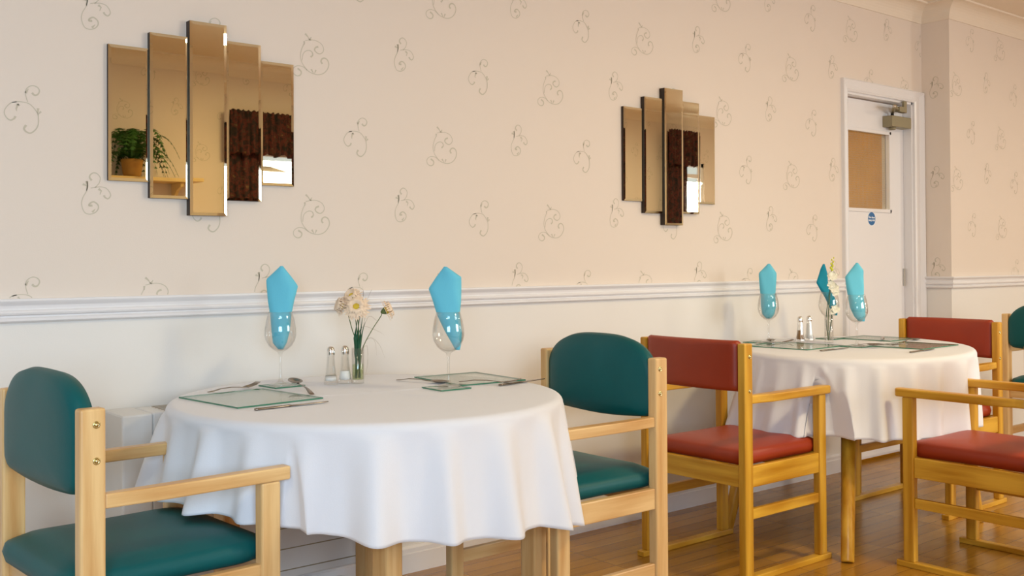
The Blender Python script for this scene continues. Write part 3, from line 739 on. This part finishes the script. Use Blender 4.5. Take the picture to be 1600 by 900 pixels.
def make_napkin(loc, rows, label, mats=('napkin',), yaw=0.0, crease=True):
    """rows: (height, left, right, depth) from the bottom tip to the peak, a folded paper napkin"""
    mb = MB(); K = 28
    R_ = []
    hs = [r[0] for r in rows]; n = 40
    for j in range(n+1):
        h = hs[0]+(hs[-1]-hs[0])*j/n
        for a, b in zip(rows[:-1], rows[1:]):
            if a[0] <= h <= b[0]+1e-9:
                f = (h-a[0])/(b[0]-a[0]); l, r, d = [a[q]+(b[q]-a[q])*f for q in (1, 2, 3)]; break
        ring = []
        for i in range(K):
            t = 2*pi*i/K; cx, w_ = (l+r)/2, (r-l)/2
            x = cx+w_*(1 if cos(t) > 0 else -1)*abs(cos(t))**.55
            y = d*(1 if sin(t) > 0 else -1)*abs(sin(t))**.8 + .35*w_*((x-cx)/max(w_, 1e-5))**2*(.6) - .01*0
            if sin(t) < -.1: y += .0022*sin(3.0*(x-cx)/.03+h*30)
            ring.append(mb._v((x, y, h)))
        R_.append(ring)
    for a, b in zip(R_[:-1], R_[1:]):
        for i in range(K): mb._f([a[i], a[(i+1) % K], b[(i+1) % K], b[i]], True)
    mb._f(R_[0][::-1]); mb._f(R_[-1])
    o = thing('folded_napkin', label, 'napkin', (loc[0], loc[1], TZ+.0058), YR+yaw, 'turquoise napkins standing in glasses')
    mb.build('napkin_fold', mats[0], o)
    return o
make_napkin(G1, [(.106, -.008, .008, .005), (.125, -.024, .018, .012), (.16, -.028, .027, .015), (.21, -.032, .032, .013), (.25, -.039, .040, .011), (.297, -.0435, .052, .008), (.318, -.044, .0375, .007), (.358, .001, .008, .002)], 'pointed turquoise napkin in the left glass of the left table')
make_napkin(G2, [(.106, .020, .034, .005), (.125, .010, .038, .012), (.16, -.010, .040, .015), (.21, -.034, .034, .013), (.25, -.046, .038, .011), (.288, -.059, .039, .008), (.322, -.036, .039, .007), (.353, -.012, -.004, .002)], 'leaning turquoise napkin in the right glass of the left table')
make_napkin(GA, [(.106, -.010, .012, .006), (.125, -.026, .028, .013), (.16, -.031, .037, .016), (.21, -.033, .033, .013), (.25, -.037, .036, .011), (.300, -.040, .041, .009), (.312, -.039, .040, .008), (.353, .000, .009, .002)], 'broad turquoise napkin in the leftmost glass of the right table')
make_napkin(GB, [(.104, .010, .034, .006), (.125, -.008, .038, .014), (.16, -.024, .040, .017), (.205, -.033, .033, .013), (.25, -.040, .034, .011), (.295, -.045, .034, .009), (.322, -.024, .034, .008), (.355, .000, .008, .002)], 'turquoise napkin in the nearest glass of the right table, against the door')
make_napkin(GCc, [(.108, .025, .038, .006), (.14, .006, .040, .010), (.19, -.016, .030, .010), (.23, -.040, .004, .009), (.262, -.057, -.003, .008), (.30, -.045, -.004, .006), (.33, -.036, -.012, .005), (.350, -.026, -.019, .002)], 'darker turquoise napkin behind the white flower on the right table', ('napkin_dark',))

# shakers
def make_shaker(loc, label, fill, amt):
    s_ = thing('shaker', label, 'shaker', (loc[0], loc[1], TZ+.001), 0, 'glass salt and pepper shakers')
    mb = MB(); mb.lathe([(0, 0), (.0215, 0), (.0225, .004), (.0215, .012), (.0170, .030), (.0140, .055), (.0115, .088), (.0110, .094), (.009, .094), (.009, .088), (.012, .055), (.0145, .030), (.018, .012), (0, .009)], 8, smooth=False); mb.build('glass_body', 'glass', s_)
    mb = MB(); top = .0095+amt
    rr = .0135 if amt > .03 else .0155
    mb.lathe([(0, .0095), (.0172, .0125), (min(.0172, rr+.001), .028), (.0112, top-.002) if top > .05 else (rr-.001, top-.002), (.0105, top) if top > .05 else (rr-.002, top), (0, top)], 16); mb.build('contents', fill, s_)
    mb = MB(); mb.lathe([(.0122, .090), (.0125, .094), (.0122, .104), (.0105, .111), (.006, .116), (0, .117)], 20); mb.build('cap', 'chrome', s_)
    return s_
make_shaker((1.570, -0.343), 'glass shaker with chrome cap left of the other by the flower vase', 'salt', .012)
make_shaker((1.618, -0.346), 'glass salt shaker close beside the flower vase on the left table', 'salt', .030)
make_shaker((4.013, -0.319), 'glass pepper shaker with brown pepper on the right table', 'pepper', .042)
make_shaker((4.083, -0.319), 'glass shaker full of white salt on the right table', 'salt', .070)

# flowers
def daisy(name, mb_parent, loc, R, tilt, az, pm, layers=3, n=22, seed=1):
    rnd = random.Random(seed); mb = MB()
    T = Matrix.Translation(loc) @ Matrix.Rotation(az, 4, 'Z') @ Matrix.Rotation(tilt, 4, 'Y')
    for L in range(layers):
        for i in range(n):
            a = 2*pi*(i+.5*L)/n+rnd.uniform(-.08, .08); r1 = R*(1-.16*L)*rnd.uniform(.84, 1.08); lift = .004+.010*L; w_ = R*.085
            pts = [(r1*.15, 0, 0), (r1*.55, w_*.9, lift*.8), (r1*.85, w_, lift*.7), (r1, 0, lift*.3-.004*rnd.random())]
            c0 = T @ Vector((cos(a)*pts[0][0], sin(a)*pts[0][0], 0))
            def q(r, s_, z): return mb._v(T @ Vector((cos(a)*r-sin(a)*s_, sin(a)*r+cos(a)*s_, z)))
            v0 = q(r1*.12, 0, .001); l1 = q(r1*.55, w_*.8, lift); rr1 = q(r1*.55, -w_*.8, lift); l2 = q(r1*.85, w_, lift*.9); r2 = q(r1*.85, -w_, lift*.9); tp = q(r1, 0, lift*.4)
            mb._f([v0, rr1, l1], True); mb._f([l1, rr1, r2, l2], True); mb._f([l2, r2, tp], True)
    mb.build(name, pm, mb_parent, recalc=False)
    mb = MB(); mb.lathe([(R*.30, .002), (R*.27, .012), (R*.15, .017), (0, .018)], 16)
    for v in mb.bm.verts: v.co = T @ v.co
    mb.build('flower_centre', 'pollen', mb_parent)
    mb = MB(); mb.lathe([(0, -.014), (.004, -.013), (.009, -.005), (R*.30, .001), (0, .002)], 12)
    for v in mb.bm.verts: v.co = T @ v.co
    mb.build('calyx', 'stem', mb_parent)
V1 = (1.651, -0.367)
RX = Vector((cos(YR), sin(YR), 0)); RY = Vector((-sin(YR), cos(YR), 0))
L_ = lambda a, h, d=0: RX*a+RY*d+Vector((0, 0, h))
vs = thing('flower_vase', 'slim cylindrical glass vase of water on the left table', 'vase', (V1[0], V1[1], TZ+.001))
mb = MB(); mb.lathe([(0, 0), (.0185, 0), (.019, .001), (.019, .108), (.0182, .1085), (.0174, .108), (.0174, .012), (0, .010)], 40); mb.build('glass_body', 'glass', vs)
mb = MB(); mb.lathe([(0, .0105), (.0172, .0125), (.0172, .058), (0, .058)], 32); mb.build('water', 'water', vs)
fl = thing('cut_flowers', 'bunch of pale pink chrysanthemums with yellow centre and wispy grass in the slim vase', 'flowers', (V1[0], V1[1], TZ+.001))
heads = [(.000, .232, -.02, .044, 1.10, -pi/2, 26), (-.044, .238, .0, .036, 1.25, -pi*.86, 22), (-.018, .262, .02, .036, .85, -pi*.62, 22), (.084, .222, .0, .040, 1.15, .12, 24)]
for i, (a, h, d, R_, tl, az, n) in enumerate(heads):
    daisy('flower_head', fl, L_(a, h, d), R_, tl, az+YR, 'petal', 3, n, i)
    mb = MB(); e = L_(a, h, d); dirv = Vector((sin(tl)*cos(az+YR), sin(tl)*sin(az+YR), cos(tl)))
    e2 = e-dirv*.013
    mb.tube(catmull([L_(-.008+.004*i, .016, .004*(i-1)), L_(.001+.004*i, .10, 0), L_(a*.45+.004, .16, d*.4), e2-Vector((0, 0, .01)), e2], 4), .0014, 6); mb.build('stem', 'stem', fl)
def blade(pts, w0, name='leaf', mat='leaf', par=None):
    mb = MB(); P = catmull(pts, 5); n = len(P)
    mb.tube(P, [max(.0003, w0*sin(pi*(.12+.86*i/(n-1)))) for i in range(n)], 6, flat=.25); mb.build(name, mat, par)
for k, (a0, a1, h) in enumerate([(-.010, -.004, .205), (-.004, .004, .232), (.004, .012, .215), (.008, .018, .19), (-.006, .010, .175)]):
    blade([L_(a0, .014), L_(a0*.6, .09), L_((a0+a1)/2, .15, -.004), L_(a1+.006, h, -.006)], .0060, par=fl)
for pts in ([L_(.004, .09), L_(.008, .20), L_(.016, .27, .01), L_(.012, .30, .012)], [L_(.004, .09), L_(.014, .21), L_(.034, .27, .01), L_(.045, .29)], [L_(.004, .09), L_(.02, .19), L_(.030, .235), L_(.020, .28)],
            [L_(.008, .10), L_(.030, .135), L_(.052, .13), L_(.058, .085)], [L_(.008, .10), L_(.036, .14), L_(.065, .12), L_(.083, .078)], [L_(.010, .10), L_(.028, .115), L_(.030, .06), L_(.018, .008)],
            [L_(.0, .10), L_(.014, .170), L_(.05, .165), L_(.083, .148)], [L_(-.004, .10), L_(.03, .20), L_(.055, .195), L_(.06, .185)]):
    blade(pts, .0011, 'grass_blade', 'grass', fl)
V2 = (4.063, -0.437)
vs2 = thing('flower_vase', 'slim glass vase with a single white flower stem on the right table', 'vase', (V2[0], V2[1], TZ+.001))
mb = MB(); mb.lathe([(0, 0), (.0185, 0), (.019, .001), (.019, .120), (.0182, .1205), (.0174, .120), (.0174, .010), (0, .008)], 40); mb.build('glass_body', 'glass', vs2)
fl2 = thing('flower_spike', 'single tall stem with white blossoms and yellow buds in the right table vase', 'flowers', (V2[0], V2[1], TZ+.001))
mb = MB(); mb.tube(catmull([L_(-.004, .010), L_(-.002, .12), L_(.006, .22), L_(.012, .30), L_(.018, .36)], 5), .0022, 8); mb.build('stem', 'stem', fl2)
rnd = random.Random(5)
for i, (a, h, s_) in enumerate([(.014, .300, .024), (.020, .245, .025), (.008, .262, .020), (.026, .228, .020), (.026, .150, .021), (.014, .140, .016)]):
    mb = MB(); c0 = L_(a, h, -.008)
    for k in range(6):
        an = 2*pi*k/6+rnd.random()*.4; tl = .9+rnd.random()*.4
        T = Matrix.Translation(c0) @ Matrix.Rotation(YR, 4, 'Z') @ Matrix.Rotation(pi/2*.8, 4, 'X') @ Matrix.Rotation(an, 4, 'Z') @ Matrix.Rotation(-.45, 4, 'Y')
        g = []
        for u in range(6):
            row = []
            for v in range(5):
                uu = u/5; vv = (v/4-.5)*2; ww = s_*.55*sin(pi*(.1+.85*uu))**.8
                row.append(mb._v(T @ Vector((s_*uu, ww*vv, .18*s_*vv*vv+.003*sin(6*vv+k)-.25*s_*uu*uu))))
            g.append(row)
        for u in range(5):
            for v in range(4): mb._f([g[u][v], g[u+1][v], g[u+1][v+1], g[u][v+1]], True)
    mb.build('blossom', 'petal_white', fl2, recalc=False)
for i in range(7):
    mb = MB(); h = .328+.009*i; r = .0065-.0005*i
    mb.lathe([(0, -r*1.3), (r*.8, -r*.5), (r, 0), (r*.5, r), (0, r*1.5)], 10)
    for v in mb.bm.verts: v.co = v.co+L_(.014+.0035*(-1)**i+.0012*i, h)
    mb.build('bud', 'bud', fl2)
blade([L_(-.004, .012), L_(-.012, .10), L_(-.004, .18), L_(.004, .245)], .0055, par=fl2)
blade([L_(-.002, .012), L_(.010, .09), L_(.014, .13), L_(.010, .165)], .0075, par=fl2)

# cutlery
def knife_mesh():
    mb = MB(); n = 24; L = .215; prev = None
    for i in range(n+1):
        t = i/n; x = -L/2+L*t
        if t < .48: w_, h = .0042+.0016*sin(pi*t/.48)+.0012*(1-t/.48), .0028
        else:
            u = (t-.48)/.52; w_, h = .0085*sqrt(max(0, 1-u**3.2))+.0008, .0011
        ring = [mb._v((x, s_*w_*a, .0032+h*b)) for s_, a, b in ((-1, 1, 0), (-1, .6, 1), (1, .6, 1), (1, 1, 0), (1, .6, -1), (-1, .6, -1))]
        if prev:
            for k in range(6): mb._f([prev[k], prev[(k+1) % 6], ring[(k+1) % 6], ring[k]], True)
        else: mb._f(ring)
        prev = ring
    mb._f(prev[::-1]); return mb
def strip(mb, cl_, wd, th):
    prev = None
    for (x, z), w_ in zip(cl_, wd):
        ring = [mb._v((x, a*w_, z+b*th)) for a, b in ((-1, 0), (-.5, 1), (.5, 1), (1, 0), (.5, -1), (-.5, -1))]
        if prev:
            for k in range(6): mb._f([prev[k], prev[(k+1) % 6], ring[(k+1) % 6], ring[k]], True)
        else: mb._f(ring)
        prev = ring
    mb._f(prev[::-1])
def fork_mesh():
    mb = MB(); xs = [-.095, -.07, -.04, -.01, .02, .035, .045]
    strip(mb, [(-.095, .003), (-.08, .004), (-.05, .008), (-.01, .008), (.02, .005), (.034, .003), (.046, .003)], [.007, .0075, .005, .0032, .0032, .0085, .0115], .0012)
    for k in range(4):
        y = (-.0096+.0064*k)
        mb.tube([(.044, y, .003), (.060, y, .005), (.078, y, .008), (.094, y*.95, .014)], [.0019, .0017, .0015, .0007], 6)
    return mb
def spoon_mesh():
    mb = MB()
    strip(mb, [(-.095, .003), (-.08, .004), (-.05, .009), (-.01, .009), (.02, .006), (.036, .005)], [.007, .0078, .005, .003, .003, .0045], .0012)
    def fn(u, v):
        t = 2*pi*u; r = v
        x = .064+.032*r*cos(t); y = .0205*r*sin(t)*(1-.12*cos(t)); return (x, y, .0075-.0065*(1-r*r))
    mb.grid(fn, 28, 7, closeu=True)
    return mb
ks, fs, ss = knife_mesh().build('table_knife', 'cutlery'), fork_mesh().build('table_fork', 'cutlery'), spoon_mesh().build('soup_spoon', 'cutlery')
ss.modifiers.new('solid', 'SOLIDIFY').thickness = .0012
used = set()
def cut(src, loc, deg, label, z=TZ+.0005, pitch=0, flip=0):
    o = src if src.name not in used else src.copy()
    if src.name in used: COL.objects.link(o)
    used.add(src.name)
    o.location = (loc[0], loc[1], z); o.rotation_euler = (pi*flip, radians(pitch), radians(deg))
    nm = {'k': 'knife', 'f': 'fork', 's': 'spoon'}['k' if 'knife' in src.name else 'f' if 'fork' in src.name else 's']
    tag(o, label, nm, 'stainless steel cutlery'); return o
cut(ks, (1.255, -0.703), 3, 'steel knife lying in front of the left placemat of the left table')
cut(fs, (1.283, -0.286), 18, 'steel fork beyond the left placemat of the left table', TZ+.004)
cut(ss, (1.412, -.455), 80, 'steel spoon crossing the corner of the left placemat by the glass', TZ+.014, -7)
cut(ks, (2.032, -0.703), 10, 'steel knife in front of the right placemat of the left table', TZ+.001)
cut(fs, (1.929, -0.672), -48, 'steel fork propped on the near edge of the right placemat', TZ+.0062)
cut(ss, (1.811, -0.484), -68, 'steel spoon lying left of the right placemat beside the glass stem', TZ+.001)
cut(ks, (3.750, -0.672), 2, 'steel knife in front of the left placemat of the right table', TZ+.0005)
cut(fs, (3.813, -0.328), -20, 'steel fork crossed with a spoon behind the left placemat of the right table', TZ+.0062)
cut(ss, (3.803, -0.317), 40, 'steel spoon crossed over a fork behind the left placemat of the right table', TZ+.0095)
cut(fs, (4.027, -0.718), -52, 'steel fork crossing the left corner of the near placemat of the right table', TZ+.0062)
cut(ss, (4.001, -0.765), 150, 'steel spoon crossing a fork beside the nearest glass of the right table', TZ+.0095)
cut(ks, (3.945, -.950), 4, 'steel knife at the near rim of the right table', TZ+.0005)
cut(ks, (4.376, -0.515), 30, 'steel knife lying on the far placemat of the right table', TZ+.0062)
cut(ss, (4.396, -0.645), 10, 'steel spoon beside the far placemat of the right table', TZ+.001)
